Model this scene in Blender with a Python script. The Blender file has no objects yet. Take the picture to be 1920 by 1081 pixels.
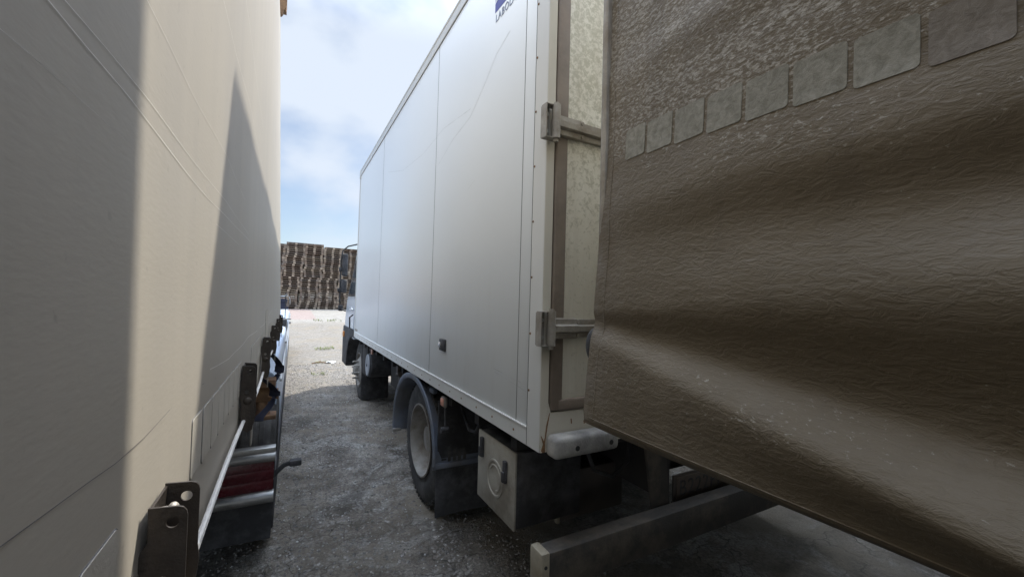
import bpy, bmesh, math, random
from mathutils import Vector, Matrix
random.seed(7)
S = bpy.context.scene
COL = S.collection
R_ = math.radians

# ------------------------------------------------------------------ camera
cam_d = bpy.data.cameras.new('camera'); cam = bpy.data.objects.new('camera', cam_d); COL.objects.link(cam)
cam_d.sensor_width = 36; cam_d.lens = 762/1920*36; cam_d.clip_end = 2000; cam_d.clip_start = 0.02
_v1 = Vector((541-960, 554-540.5, 762)).normalized()
_v2 = Vector((2347-960, 604-540.5, 762)); _v2 = (_v2 - _v1*_v1.dot(_v2)).normalized()
_v3 = _v1.cross(_v2); _v3 = -_v3 if _v3.y > 0 else _v3
right = Vector((_v2.x, _v1.x, _v3.x)); down = Vector((_v2.y, _v1.y, _v3.y)); fwd = Vector((_v2.z, _v1.z, _v3.z))
M = Matrix((right, -down, -fwd)).transposed().to_4x4(); M.translation = Vector((0, 0, 1.62))
cam.matrix_world = M
S.camera = cam
# ------------------------------------------------------------------ world
SUN_AZ = math.atan2(1.016, 0.661); SUN_EL = R_(54)
W = bpy.data.worlds.new('World'); S.world = W; W.use_nodes = True
wt = W.node_tree; wt.nodes.clear()
wo = wt.nodes.new('ShaderNodeOutputWorld'); bg = wt.nodes.new('ShaderNodeBackground')
sky = wt.nodes.new('ShaderNodeTexSky'); sky.sky_type = 'NISHITA'; sky.sun_disc = False
sky.sun_elevation = SUN_EL; sky.sun_rotation = SUN_AZ; sky.dust_density = 1.0; sky.air_density = 1.0
tc = wt.nodes.new('ShaderNodeTexCoord'); mp = wt.nodes.new('ShaderNodeMapping')
mp.inputs['Scale'].default_value = (1.0, 1.0, 1.7); mp.inputs['Location'].default_value = (0.35, 0.1, 0.42)
nz = wt.nodes.new('ShaderNodeTexNoise'); nz.inputs['Scale'].default_value = 2.6; nz.inputs['Detail'].default_value = 5; nz.inputs['Roughness'].default_value = 0.48
rp = wt.nodes.new('ShaderNodeValToRGB'); rp.color_ramp.elements[0].position = 0.40; rp.color_ramp.elements[1].position = 0.60
rp.color_ramp.interpolation = 'EASE'
rp.color_ramp.elements[0].color = (0.12,)*3+(1,); rp.color_ramp.elements[1].color = (1, 1, 1, 1)
mx = wt.nodes.new('ShaderNodeMix'); mx.data_type = 'RGBA'
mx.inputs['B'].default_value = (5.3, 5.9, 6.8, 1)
bg.inputs['Strength'].default_value = 0.1
L = wt.links
L.new(tc.outputs['Generated'], mp.inputs['Vector']); L.new(mp.outputs[0], nz.inputs['Vector'])
L.new(nz.outputs['Fac'], rp.inputs['Fac']); L.new(rp.outputs['Color'], mx.inputs['Factor'])
# sky and clouds multiplied brighter overhead, added to lift light in the gap
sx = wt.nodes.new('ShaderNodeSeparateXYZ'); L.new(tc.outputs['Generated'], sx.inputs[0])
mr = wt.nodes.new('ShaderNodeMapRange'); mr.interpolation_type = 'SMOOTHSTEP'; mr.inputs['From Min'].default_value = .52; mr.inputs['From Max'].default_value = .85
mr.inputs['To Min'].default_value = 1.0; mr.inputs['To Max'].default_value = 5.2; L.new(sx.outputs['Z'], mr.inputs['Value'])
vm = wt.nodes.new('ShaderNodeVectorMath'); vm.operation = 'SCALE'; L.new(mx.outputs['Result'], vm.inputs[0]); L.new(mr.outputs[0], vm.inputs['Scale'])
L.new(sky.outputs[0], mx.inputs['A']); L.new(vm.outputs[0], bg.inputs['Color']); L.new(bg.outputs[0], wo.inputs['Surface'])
# ------------------------------------------------------------------ sun
sd = bpy.data.lights.new('sun', 'SUN'); sd.energy = 3.15; sd.angle = R_(0.7); sd.color = (1.0, 0.95, 0.86)
so = bpy.data.objects.new('sun', sd); COL.objects.link(so)
sdir = Vector((math.sin(SUN_AZ)*math.cos(SUN_EL), math.cos(SUN_AZ)*math.cos(SUN_EL), math.sin(SUN_EL)))
so.rotation_euler = sdir.to_track_quat('Z', 'Y').to_euler(); so.location = (5, 5, 12)
S.view_settings.view_transform = 'Standard'; S.view_settings.look = 'None'; S.view_settings.exposure = 0.56; S.view_settings.gamma = 1
S.render.engine = 'CYCLES'
try:
    S.cycles.max_bounces = 12; S.cycles.diffuse_bounces = 8; S.cycles.glossy_bounces = 6
except Exception: pass

# ------------------------------------------------------------------ material helper
class NT:
    def __init__(s, name):
        s.m = bpy.data.materials.new(name); s.m.use_nodes = True; s.t = s.m.node_tree
        s.b = s.t.nodes['Principled BSDF']; s._c = None
    def n(s, typ, **kw):
        x = s.t.nodes.new(typ)
        for k, v in kw.items():
            if k in x.inputs: x.inputs[k].default_value = v
            else: setattr(x, k, v)
        return x
    def lk(s, a, b): s.t.links.new(a, b)
    def co(s, scale=(1, 1, 1), rot=(0, 0, 0), loc=(0, 0, 0)):
        if s._c is None: s._c = s.n('ShaderNodeTexCoord')
        m = s.n('ShaderNodeMapping'); m.inputs['Scale'].default_value = scale; m.inputs['Rotation'].default_value = rot; m.inputs['Location'].default_value = loc
        s.lk(s._c.outputs['Object'], m.inputs['Vector']); return m.outputs[0]
    def noise(s, scale, detail=4, rough=.55, vec=None, dist=0):
        x = s.n('ShaderNodeTexNoise'); x.inputs['Scale'].default_value = scale; x.inputs['Detail'].default_value = detail
        x.inputs['Roughness'].default_value = rough; x.inputs['Distortion'].default_value = dist
        s.lk(vec if vec is not None else s.co(), x.inputs['Vector']); return x.outputs['Fac']
    def vor(s, scale, vec=None, feature='DISTANCE_TO_EDGE', out='Distance', rnd=1):
        x = s.n('ShaderNodeTexVoronoi'); x.feature = feature; x.inputs['Scale'].default_value = scale; x.inputs['Randomness'].default_value = rnd
        s.lk(vec if vec is not None else s.co(), x.inputs['Vector']); return x.outputs[out]
    def ramp(s, fac, stops, interp='LINEAR'):
        x = s.n('ShaderNodeValToRGB'); cr = x.color_ramp; cr.interpolation = interp
        while len(cr.elements) < len(stops): cr.elements.new(.5)
        for e, (p, c) in zip(cr.elements, stops):
            e.position = p; e.color = tuple(c)+(1,) if hasattr(c, '__len__') else (c, c, c, 1)
        s.lk(fac, x.inputs['Fac']); return x.outputs['Color']
    def mix(s, f, a, b, mode='MIX'):
        x = s.n('ShaderNodeMix'); x.data_type = 'RGBA'; x.blend_type = mode
        for v, i in ((f, x.inputs['Factor']), (a, x.inputs['A']), (b, x.inputs['B'])):
            if isinstance(v, (int, float)): i.default_value = v if i.name == 'Factor' else (v, v, v, 1)
            elif isinstance(v, tuple): i.default_value = v+(1,)
            else: s.lk(v, i)
        return x.outputs['Result']
    def math(s, op, a, b=0.0, clamp=False):
        x = s.n('ShaderNodeMath'); x.operation = op; x.use_clamp = clamp
        for v, i in ((a, x.inputs[0]), (b, x.inputs[1])):
            if isinstance(v, (int, float)): i.default_value = v
            else: s.lk(v, i)
        return x.outputs[0]
    def xyz(s, vec=None):
        x = s.n('ShaderNodeSeparateXYZ'); s.lk(vec if vec is not None else s.co(), x.inputs[0]); return x.outputs
    def bump(s, h, strength=.3, dist=.01, prev=None):
        x = s.n('ShaderNodeBump'); x.inputs['Strength'].default_value = strength; x.inputs['Distance'].default_value = dist
        s.lk(h, x.inputs['Height'])
        if prev is not None: s.lk(prev, x.inputs['Normal'])
        return x.outputs[0]
    def out(s, col=None, rough=None, nrm=None, metal=None, spec=None, coat=None):
        def st(k, v):
            if v is None: return
            i = s.b.inputs[k]
            if isinstance(v, (int, float)): i.default_value = v
            elif isinstance(v, tuple): i.default_value = v+(1,)
            else: s.lk(v, i)
        st('Base Color', col); st('Roughness', rough); st('Normal', nrm); st('Metallic', metal); st('Specular IOR Level', spec); st('Coat Weight', coat); s.b.inputs['Coat Roughness'].default_value = .28
        return s.m

def simple(name, col, rough=.6, metal=0, var=.25, scale=9, bumpk=.15, dirt=None):
    t = NT(name); n = t.noise(scale, 6, .62)
    c = t.ramp(n, [(.3, tuple(x*(1-var) for x in col)), (.7, tuple(min(1, x*(1+var)) for x in col))])
    if dirt:
        d = t.ramp(t.noise(scale*.45, 8, .7), [(.46, 0), (.68, 1)])
        c = t.mix(d, c, dirt)
    nb = t.bump(t.noise(scale*12, 4, .6), bumpk, .004)
    rg = t.ramp(n, [(.3, max(0, rough-.08)), (.7, min(1, rough+.1))])
    return t.out(c, rg, nb, metal)

# ------------------------------------------------------------------ mesh builder
BASE = {}
class MB:
    def __init__(s): s.bm = bmesh.new(); s.mi = 0
    def _add(s, b):
        me = bpy.data.meshes.new('tmp'); 
        for f in b.faces: f.material_index = s.mi
        b.to_mesh(me); b.free(); s.bm.from_mesh(me); bpy.data.meshes.remove(me)
    def box(s, x0, x1, y0, y1, z0, z1, bev=0, seg=2, mat=None):
        b = bmesh.new(); bmesh.ops.create_cube(b, size=1)
        for v in b.verts: v.co = Vector(((x0+x1)/2+v.co.x*(x1-x0), (y0+y1)/2+v.co.y*(y1-y0), (z0+z1)/2+v.co.z*(z1-z0)))
        if bev: bmesh.ops.bevel(b, geom=b.edges[:], offset=bev, segments=seg, affect='EDGES', profile=.5)
        if mat is not None: b.transform(mat)
        s._add(b); return s
    def cyl(s, p0, p1, r, seg=16, r2=None):
        p0 = Vector(p0); p1 = Vector(p1); d = p1-p0; b = bmesh.new()
        bmesh.ops.create_cone(b, cap_ends=True, segments=seg, radius1=r, radius2=r if r2 is None else r2, depth=d.length)
        b.transform(Matrix.Translation((p0+p1)/2) @ d.to_track_quat('Z', 'Y').to_matrix().to_4x4()); s._add(b); return s
    def sph(s, c, r, sc=(1, 1, 1), seg=12):
        b = bmesh.new(); bmesh.ops.create_uvsphere(b, u_segments=seg, v_segments=max(6, seg//2), radius=r)
        b.transform(Matrix.Translation(c) @ Matrix.Diagonal((*sc, 1))); s._add(b); return s
    def tube(s, pts, r, seg=8, flat=None):
        pts = [Vector(p) for p in pts]; b = bmesh.new(); rings = []
        for i, p in enumerate(pts):
            d = (pts[min(i+1, len(pts)-1)]-pts[max(i-1, 0)]).normalized()
            u = Vector((0, 0, 1)) if abs(d.z) < .95 else Vector((0, 1, 0))
            a = d.cross(u).normalized(); c = a.cross(d)
            rr = r[i] if isinstance(r, (list, tuple)) else r
            f = flat or (1, 1)
            rings.append([b.verts.new(p+(a*math.cos(2*math.pi*k/seg)*f[0]+c*math.sin(2*math.pi*k/seg)*f[1])*rr) for k in range(seg)])
        for i in range(len(rings)-1):
            for k in range(seg): b.faces.new((rings[i][k], rings[i][(k+1) % seg], rings[i+1][(k+1) % seg], rings[i+1][k]))
        b.faces.new(rings[0][::-1]); b.faces.new(rings[-1])
        bmesh.ops.recalc_face_normals(b, faces=b.faces); s._add(b); return s
    def prism(s, poly, axis, lo, hi, bev=0):
        """poly in the two remaining axes (order xyz), extruded along axis"""
        b = bmesh.new()
        def P(a, c, h): return {'x': (h, a, c), 'y': (a, h, c), 'z': (a, c, h)}[axis]
        v0 = [b.verts.new(P(a, c, lo)) for a, c in poly]; v1 = [b.verts.new(P(a, c, hi)) for a, c in poly]
        n = len(poly); b.faces.new(v0); b.faces.new(v1[::-1])
        for i in range(n): b.faces.new((v0[i], v1[i], v1[(i+1) % n], v0[(i+1) % n]))
        bmesh.ops.recalc_face_normals(b, faces=b.faces)
        if bev: bmesh.ops.bevel(b, geom=b.edges[:], offset=bev, segments=2, affect='EDGES')
        s._add(b); return s
    def lathe(s, prof, c, axis='x', seg=48, a0=0, a1=2*math.pi):
        """prof: (along axis, radius)"""
        b = bmesh.new(); full = abs(a1-a0-2*math.pi) < 1e-6; rings = []
        for k in range(seg if full else seg+1):
            a = a0+(a1-a0)*k/seg; ring = []
            for h, r in prof:
                if axis == 'x': ring.append(b.verts.new((c[0]+h, c[1]+r*math.cos(a), c[2]+r*math.sin(a))))
                elif axis == 'y': ring.append(b.verts.new((c[0]+r*math.cos(a), c[1]+h, c[2]+r*math.sin(a))))
                else: ring.append(b.verts.new((c[0]+r*math.cos(a), c[1]+r*math.sin(a), c[2]+h)))
            rings.append(ring)
        m = len(rings)
        for k in range(m if full else m-1):
            A = rings[k]; B = rings[(k+1) % m]
            for j in range(len(prof)-1): b.faces.new((A[j], A[j+1], B[j+1], B[j]))
        bmesh.ops.remove_doubles(b, verts=b.verts, dist=1e-5)
        bmesh.ops.recalc_face_normals(b, faces=b.faces); s._add(b); return s
    def sweep(s, path, sect):
        """path of (y,z,ny,nz); sect of (x, n): x position and offset along the path normal; closed section"""
        b = bmesh.new(); rings = []
        for (y, z, ny, nz_) in path: rings.append([b.verts.new((x, y+ny*n, z+nz_*n)) for x, n in sect])
        m = len(sect)
        for i in range(len(rings)-1):
            for k in range(m): b.faces.new((rings[i][k], rings[i][(k+1) % m], rings[i+1][(k+1) % m], rings[i+1][k]))
        b.faces.new(rings[0]); b.faces.new(rings[-1][::-1])
        bmesh.ops.recalc_face_normals(b, faces=b.faces); s._add(b); return s
    def grid(s, fn, nu, nv, thick=None):
        b = bmesh.new(); V = [[b.verts.new(fn(i/nu, j/nv)) for j in range(nv+1)] for i in range(nu+1)]
        for i in range(nu):
            for j in range(nv): b.faces.new((V[i][j], V[i+1][j], V[i+1][j+1], V[i][j+1]))
        if thick:
            bmesh.ops.recalc_face_normals(b, faces=b.faces)
            g = bmesh.ops.extrude_face_region(b, geom=b.faces[:]); 
            for v in [e for e in g['geom'] if isinstance(e, bmesh.types.BMVert)]: v.co += Vector(thick)
            bmesh.ops.recalc_face_normals(b, faces=b.faces)
        s._add(b); return s
    def ribbon(s, pts, w, nrm, lift=0, h=.0006):
        """thin raised line along pts, normal nrm"""
        n = Vector(nrm); b = bmesh.new(); rows = []
        pts = [Vector(p) for p in pts]
        for i, p in enumerate(pts):
            d = (pts[min(i+1, len(pts)-1)]-pts[max(i-1, 0)]).normalized(); a = d.cross(n).normalized()
            ww = w[i] if isinstance(w, (list, tuple)) else w
            rows.append([b.verts.new(p+n*lift+a*ww/2), b.verts.new(p+n*(lift+h)), b.verts.new(p+n*lift-a*ww/2)])
        for i in range(len(rows)-1):
            for k in (0, 1): b.faces.new((rows[i][k], rows[i][k+1], rows[i+1][k+1], rows[i+1][k]))
        bmesh.ops.recalc_face_normals(b, faces=b.faces); s._add(b); return s
    def build(s, name, mats, parent=None, smooth=True, ang=35, label=None, base=None):
        me = bpy.data.meshes.new(name); bs = base if base is not None else (BASE.get(parent.name) if parent else None)
        if bs is not None:
            for v in s.bm.verts: v.co -= bs
        s.bm.to_mesh(me); s.bm.free()
        for m in (mats if isinstance(mats, (list, tuple)) else [mats]): me.materials.append(m)
        if smooth:
            for p in me.polygons: p.use_smooth = True
            me.set_sharp_from_angle(angle=R_(ang))
        o = bpy.data.objects.new(name, me); COL.objects.link(o)
        if parent: o.parent = parent; BASE[o.name] = BASE.get(parent.name, Vector())
        elif bs is not None: o.location = bs
        if label: o['label'] = label
        return o

def thing(name, label, cat, base, rotz=0, group=None):
    o = bpy.data.objects.new(name, None); COL.objects.link(o); b = Vector(base)
    o.location = Matrix.Rotation(rotz, 3, 'Z') @ b; o.rotation_euler = (0, 0, rotz); BASE[o.name] = b
    o['label'] = label; o['category'] = cat; o.empty_display_size = .3
    if group: o['group'] = group
    return o
def tag(o, label, cat, group=None, kind=None):
    o['label'] = label; o['category'] = cat
    if group: o['group'] = group
    if kind: o['kind'] = kind
    return o
def struct(o): o['kind'] = 'structure'; return o
def rrect(u0, u1, v0, v1, r, seg=5):
    P = []
    for (cu, cv, a) in ((u1-r, v1-r, 0), (u0+r, v1-r, 90), (u0+r, v0+r, 180), (u1-r, v0+r, 270)):
        for k in range(seg+1):
            t = R_(a+90*k/seg); P.append((cu+r*math.cos(t), cv+r*math.sin(t)))
    return P
def lerp_tab(tab, x):
    if x <= tab[0][0]: return tab[0][1]
    for (a, b), (c, d) in zip(tab, tab[1:]):
        if x <= c:
            t = (x-a)/(c-a); return b+(d-b)*t
    return tab[-1][1]
def smooth_tab(tab, x):
    if x <= tab[0][0]: return tab[0][1]
    for (a, b), (c, d) in zip(tab, tab[1:]):
        if x <= c:
            t = (x-a)/(c-a); t = t*t*(3-2*t); return b+(d-b)*t
    return tab[-1][1]

# ------------------------------------------------------------------ materials
def m_ground():
    t = NT('yard_ground'); P = t.xyz()
    big = t.noise(.55, 6, .6); med = t.noise(3.2, 8, .65); fine = t.noise(46, 9, .8); vf = t.noise(150, 4, .7)
    # worn asphalt: dark grey with lighter crazed plates
    wob = t.n('ShaderNodeVectorMath', operation='MULTIPLY_ADD')
    nn = t.n('ShaderNodeTexNoise'); nn.inputs['Scale'].default_value = 5; nn.inputs['Detail'].default_value = 5; t.lk(t.co(), nn.inputs['Vector'])
    t.lk(nn.outputs['Color'], wob.inputs[0]); wob.inputs[1].default_value = (.32, .32, .2); t.lk(t.co(), wob.inputs[2])
    cr = t.vor(4.2, wob.outputs[0]); cr2 = t.vor(11, wob.outputs[0])
    crack = t.math('MULTIPLY', t.ramp(cr, [(0, 1), (.032, 0)]), t.ramp(t.noise(1.7, 4, .6, vec=t.co(loc=(9, 3, 0))), [(.42, 0), (.55, 1)])); crack2 = t.ramp(cr2, [(0, 1), (.06, 0)])
    asp = t.ramp(med, [(.36, (.14, .122, .10)), (.52, (.285, .257, .22)), (.66, (.43, .40, .35))])
    plate = t.ramp(t.noise(2.1, 7, .68, vec=t.co(loc=(3, 1, 0)), dist=.6), [(.53, 0), (.555, 1)])
    asp = t.mix(t.mix(plate, 0, .75), asp, (.44, .425, .395))
    sp = t.ramp(fine, [(.34, (.035, .032, .03)), (.5, (.5, .5, .5)), (.68, (1, 1, 1))])
    asp = t.mix(.72, asp, sp, 'OVERLAY')
    asp = t.mix(t.math('MULTIPLY', crack2, .5), asp, (.09, .085, .08))
    asp = t.mix(t.math('MULTIPLY', crack, .75), asp, (.06, .056, .052))
    # sandy dust
    sand = t.ramp(t.noise(20, 8, .7), [(.3, (.20, .17, .125)), (.7, (.32, .28, .22))])
    dust = t.math('MULTIPLY', t.ramp(t.noise(1.1, 6, .6, vec=t.co(loc=(7, 2, 0))), [(.45, 0), (.60, 1)]), .85)
    asp = t.mix(dust, asp, (.26, .225, .175))
    oil = t.ramp(t.noise(1.5, 5, .6, vec=t.co(loc=(2, 8, 0)), dist=.4), [(.52, 0), (.64, .6)]); asp = t.mix(oil, asp, (.07, .063, .056))
    yy = P[1]
    grav = t.ramp(t.math('ADD', t.math('MULTIPLY', yy, .1), t.math('MULTIPLY', t.math('SUBTRACT', big, .5), .9)), [(.62, 0), (.86, 1)])
    gravel = t.ramp(t.noise(16, 10, .75), [(.3, (.13, .118, .10)), (.5, (.235, .215, .185)), (.7, (.37, .35, .31))])
    gravel = t.mix(t.ramp(t.noise(1.4, 5, .6, vec=t.co(loc=(1, 4, 0))), [(.48, 0), (.62, .8)]), gravel, sand)
    c = t.mix(grav, asp, gravel)
    conc = t.ramp(t.noise(2.5, 8, .6), [(.3, (.265, .25, .22)), (.7, (.33, .31, .275))])
    far = t.ramp(t.math('ADD', t.math('MULTIPLY', yy, .02), t.math('MULTIPLY', t.math('SUBTRACT', med, .5), .06)), [(.40, 0), (.43, 1)])
    # a pinkish slab near the stacks
    pm = t.math('MULTIPLY', t.math('LESS_THAN', P[0], 1.25), t.math('GREATER_THAN', yy, 22.3))
    conc = t.mix(pm, conc, (.31, .25, .225))
    c = t.mix(far, c, conc)
    weeds = t.math('MULTIPLY', t.ramp(t.noise(2.6, 9, .75, vec=t.co(loc=(11, 5, 0), scale=(1, .6, 1))), [(.64, 0), (.72, .8)]), grav)
    c = t.mix(weeds, c, (.17, .19, .07))
    b1 = t.bump(t.math('SUBTRACT', fine, t.math('MULTIPLY', crack, .5)), 1.0, .03)
    b2 = t.bump(vf, .6, .006, b1); b3 = t.bump(med, .5, .05, b2)
    return t.out(c, t.ramp(fine, [(.3, .75), (.7, .95)]), b3, spec=.3)

def m_leftcurtain():
    t = NT('grey_beige_tarpaulin')
    n = t.noise(1.3, 6, .6, vec=t.co(scale=(1, 1, .35))); st = t.noise(9, 5, .6, vec=t.co(scale=(1, 1.2, .1)))
    c = t.ramp(n, [(.3, (.42, .38, .315)), (.7, (.475, .435, .365))])
    c = t.mix(t.ramp(st, [(.42, .0), (.75, .35)]), c, (.33, .305, .27))
    sp = t.ramp(t.noise(70, 3, .5), [(.68, 0), (.76, .5)]); c = t.mix(sp, c, (.30, .27, .23))
    weave = t.noise(260, 2, .5, vec=t.co(scale=(1, .28, 1)))
    h = t.bump(weave, .12, .001); h = t.bump(t.noise(3, 3, .5), .12, .01, h)
    h = t.bump(t.noise(60, 5, .6, vec=t.co(scale=(1, .35, 1))), .05, .002, h)
    return t.out(c, t.ramp(n, [(.3, .42), (.7, .55)]), h, spec=.45)

def m_rightcurtain():
    t = NT('mud_stained_tarpaulin'); P = t.xyz()
    wv = t.co(scale=(1, .45, 1), rot=(R_(12), 0, 0))
    cr = t.noise(64, 5, .6, vec=wv, dist=.7); cf = t.noise(170, 4, .6, vec=wv, dist=.4); big = t.noise(2.4, 5, .55)
    base = t.ramp(big, [(.3, (.110, .086, .054)), (.55, (.138, .111, .074)), (.75, (.168, .138, .097))])
    # settled pale dust flecks, denser above the patch row
    zmask = t.ramp(t.math('MULTIPLY_ADD', P[2], 1.0), [(0, 0), (1, 1)])
    up = t.n('ShaderNodeMapRange'); up.inputs['From Min'].default_value = 1.75; up.inputs['From Max'].default_value = 2.2
    t.lk(P[2], up.inputs['Value'])
    fl = t.noise(150, 5, .7, vec=t.co(scale=(1, .55, 1), rot=(R_(28), 0, 0)), dist=.3)
    md = t.noise(5, 6, .6, vec=t.co(scale=(1, .5, 1.2), loc=(4, 4, 1)))
    f = t.math('ADD', fl, t.math('ADD', t.math('MULTIPLY', t.math('SUBTRACT', up.outputs[0], .80), .16), t.math('MULTIPLY', t.math('SUBTRACT', md, .5), .42)))
    c = t.mix(t.ramp(f, [(.535, 0), (.62, .72)]), base, (.36, .34, .295))
    c = t.mix(t.ramp(t.noise(7, 6, .6, vec=t.co(scale=(1, 2.4, .22))), [(.5, 0), (.8, .4)]), c, (.085, .070, .053))
    # paler scuffed band along the free edge
    ed = t.n('ShaderNodeMapRange'); ed.inputs['From Min'].default_value = .80; ed.inputs['From Max'].default_value = .93
    t.lk(t.math('ADD', P[1], -2.5), ed.inputs['Value'])
    c = t.mix(t.math('MULTIPLY', ed.outputs[0], t.ramp(t.noise(14, 6, .6), [(.35, 0), (.7, .55)])), c, (.22, .20, .175))
    h = t.bump(t.ramp(cr, [(.3, 0), (.5, .55), (.56, 1), (.8, .6)]), .33, .004); h = t.bump(cf, .45, .002, h); h = t.bump(t.noise(9, 5, .55, vec=wv), .25, .012, h)
    return t.out(c, t.ramp(md, [(.35, .50), (.7, .66)]), h, spec=.38)

def m_patch(name, a, b, sc=60):
    t = NT(name); n = t.noise(sc, 7, .7, dist=.4); n2 = t.noise(8, 4, .6)
    c = t.ramp(n, [(.34, a), (.62, b)]); c = t.mix(t.ramp(n2, [(.4, 0), (.75, .4)]), c, tuple(x*.7 for x in a))
    return t.out(c, .6, t.bump(n, .5, .003), spec=.35)

def m_truckwhite(name='white_box_paint', col=(.74, .765, .77), rough=.34, grime=1.0):
    t = NT(name); P = t.xyz(t.co())
    n = t.noise(.9, 5, .5); st = t.noise(7, 7, .65, vec=t.co(scale=(1, 1.6, .16)))
    c = t.mix(t.ramp(n, [(.35, 0), (.7, .2)]), col, tuple(x*.87 for x in col))
    low = t.n('ShaderNodeMapRange'); low.inputs['From Min'].default_value = 1.9; low.inputs['From Max'].default_value = 1.0
    t.lk(P[2], low.inputs['Value'])
    c = t.mix(t.math('MULTIPLY', t.ramp(st, [(.5, .0), (.8, .3)]), t.math('MULTIPLY', low.outputs[0], .55*grime)), c, (.33, .29, .23))
    sp = t.ramp(t.noise(24, 8, .75), [(.66, 0), (.74, .45)])
    c = t.mix(t.math('MULTIPLY', sp, low.outputs[0]), c, (.24, .20, .15))
    h = t.bump(t.noise(1.1, 1, .5), .06, .03); h = t.bump(t.noise(180, 2, .5), .01, .001, h)
    return t.out(c, t.ramp(t.noise(3, 2, .6), [(.3, rough), (.7, rough+.02)]), h, spec=.42, coat=.08)

def m_door():
    t = NT('algae_speckled_cream_door')
    v = t.noise(46, 8, .78, dist=.5); big = t.noise(3.2, 5, .6, vec=t.co(scale=(1, 1, .6))); st = t.noise(18, 5, .6, vec=t.co(scale=(1, 1, .08)))
    P = t.xyz(); up = t.n('ShaderNodeMapRange'); up.inputs['From Min'].default_value = 1.5; up.inputs['From Max'].default_value = 2.6; t.lk(P[2], up.inputs['Value'])
    c = t.ramp(big, [(.3, (.68, .65, .55)), (.7, (.78, .765, .68))])
    f = t.math('ADD', v, t.math('MULTIPLY', t.math('SUBTRACT', up.outputs[0], .8), .14))
    c = t.mix(t.ramp(f, [(.46, 0), (.58, .62)]), c, (.34, .33, .235))
    c = t.mix(t.ramp(st, [(.5, 0), (.75, .3)]), c, (.42, .38, .30))
    return t.out(c, .62, t.bump(v, .2, .002), spec=.3)

def m_rubber(name, col=(.028, .028, .03), rough=.7):
    return simple(name, col, rough, 0, .35, 14, .35, dirt=tuple(x*2.6+.01 for x in col))

def m_wood(name):
    t = NT(name); oi = t.n('ShaderNodeObjectInfo'); P = t.co(scale=(1, 1, 1))
    n = t.noise(3.1, 5, .7, vec=t.co(scale=(1, 1, 4)))
    a = t.ramp(oi.outputs['Random'], [(0, (.16, .115, .09)), (.25, (.225, .165, .125)), (.5, (.19, .16, .14)), (.72, (.25, .19, .14)), (.88, (.31, .255, .20)), (1, (.14, .105, .09))])
    c = t.mix(t.ramp(n, [(.45, 0), (.70, .7)]), a, (.30, .26, .215))
    c = t.mix(t.ramp(t.noise(7, 4, .7), [(.5, 0), (.7, .7)]), c, (.07, .055, .045))
    return t.out(c, .85, t.bump(t.noise(30, 4, .6), .4, .01), spec=.2)

MG = m_ground(); MLC = m_leftcurtain(); MRC = m_rightcurtain()
MPR = m_patch('pale_patch', (.165, .155, .12), (.29, .28, .235)); MPR2 = m_patch('brown_patch', (.13, .11, .085), (.20, .175, .145))
MPL = m_patch('clear_patch', (.48, .445, .375), (.54, .50, .43), 25)
MW = m_truckwhite(); MWR = m_truckwhite('white_trim_paint', (.64, .64, .61), .32, 1.3)
MCREAM = m_truckwhite('cream_rear_frame_paint', (.58, .555, .48), .45, 1.0)
MD = m_door()
MSEAL = simple('brown_rubber_seal', (.19, .155, .125), .6, 0, .25, 7, .2, dirt=(.25, .21, .17))
MHINGE = simple('dirty_steel', (.33, .31, .275), .5, .25, .3, 14, .3, dirt=(.22, .19, .15))
MBLK = m_rubber('black_plastic'); MTYRE = m_rubber('tyre_rubber', (.038, .037, .036), .8)
MFRAME = simple('sooty_chassis_paint', (.03, .028, .027), .75, 0, .4, 6, .3)
MFEND = simple('blue_grey_fender_plastic', (.12, .14, .18), .45, 0, .25, 8, .15, dirt=(.12, .12, .12))
MRIM = simple('dusty_wheel_paint', (.27, .26, .24), .6, .1, .25, 12, .2, dirt=(.15, .12, .09))
MBOX = simple('dusty_cream_locker', (.34, .325, .28), .65, 0, .2, 6, .2, dirt=(.17, .15, .12))
MDARKBOX = simple('dark_dusty_locker', (.075, .065, .058), .7, 0, .3, 7, .2)
MAMB = simple('amber_lens', (.62, .24, .05), .3, 0, .15, 30, .05)
MAMBP = simple('faded_pink_lens', (.52, .24, .17), .35, 0, .2, 30, .1, dirt=(.42, .30, .24))
MRED = simple('dark_red_lens', (.085, .006, .012), .25, 0, .2, 20, .08)
MALU = simple('worn_aluminium', (.42, .42, .41), .38, .85, .18, 18, .12)
MBUMP = simple('grey_rubber_buffer', (.26, .26, .255), .6, 0, .35, 11, .5, dirt=(.48, .47, .44))
MBEAM = simple('dirty_underrun_beam', (.045, .042, .038), .7, 0, .35, 9, .35, dirt=(.13, .11, .085))
MBEIGE = simple('beige_end_cap', (.28, .25, .185), .65, 0, .25, 15, .3, dirt=(.20, .16, .10))
MZINC = simple('bronze_zinc_buckle', (.062, .052, .044), .42, .55, .3, 22, .25, dirt=(.12, .10, .08))
MZL = simple('pale_zinc_edge', (.42, .39, .34), .5, .4, .2, 22, .25)
MCORD = simple('white_plastic_cord', (.62, .60, .56), .45, 0, .12, 12, .1)
MHEM = simple('pale_hem_webbing', (.50, .48, .44), .5, 0, .08, 6, .08)
MRUST = simple('rusty_casting', (.15, .085, .05), .8, .1, .45, 18, .6, dirt=(.30, .18, .09))
MSKIRT = simple('pale_blue_fairing', (.42, .50, .62), .35, 0, .12, 5, .05)
MSTRAP = simple('navy_strap', (.025, .028, .05), .75, 0, .2, 30, .2)
MGLASS = simple('cab_window_glass', (.03, .04, .05), .06, 0, .1, 2, .0)
MSCR = simple('scratch_white', (.80, .78, .73), .5, 0, .1, 20, .0)
MSCRD = simple('scratch_dark', (.16, .15, .15), .6, 0, .1, 20, .0)
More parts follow.
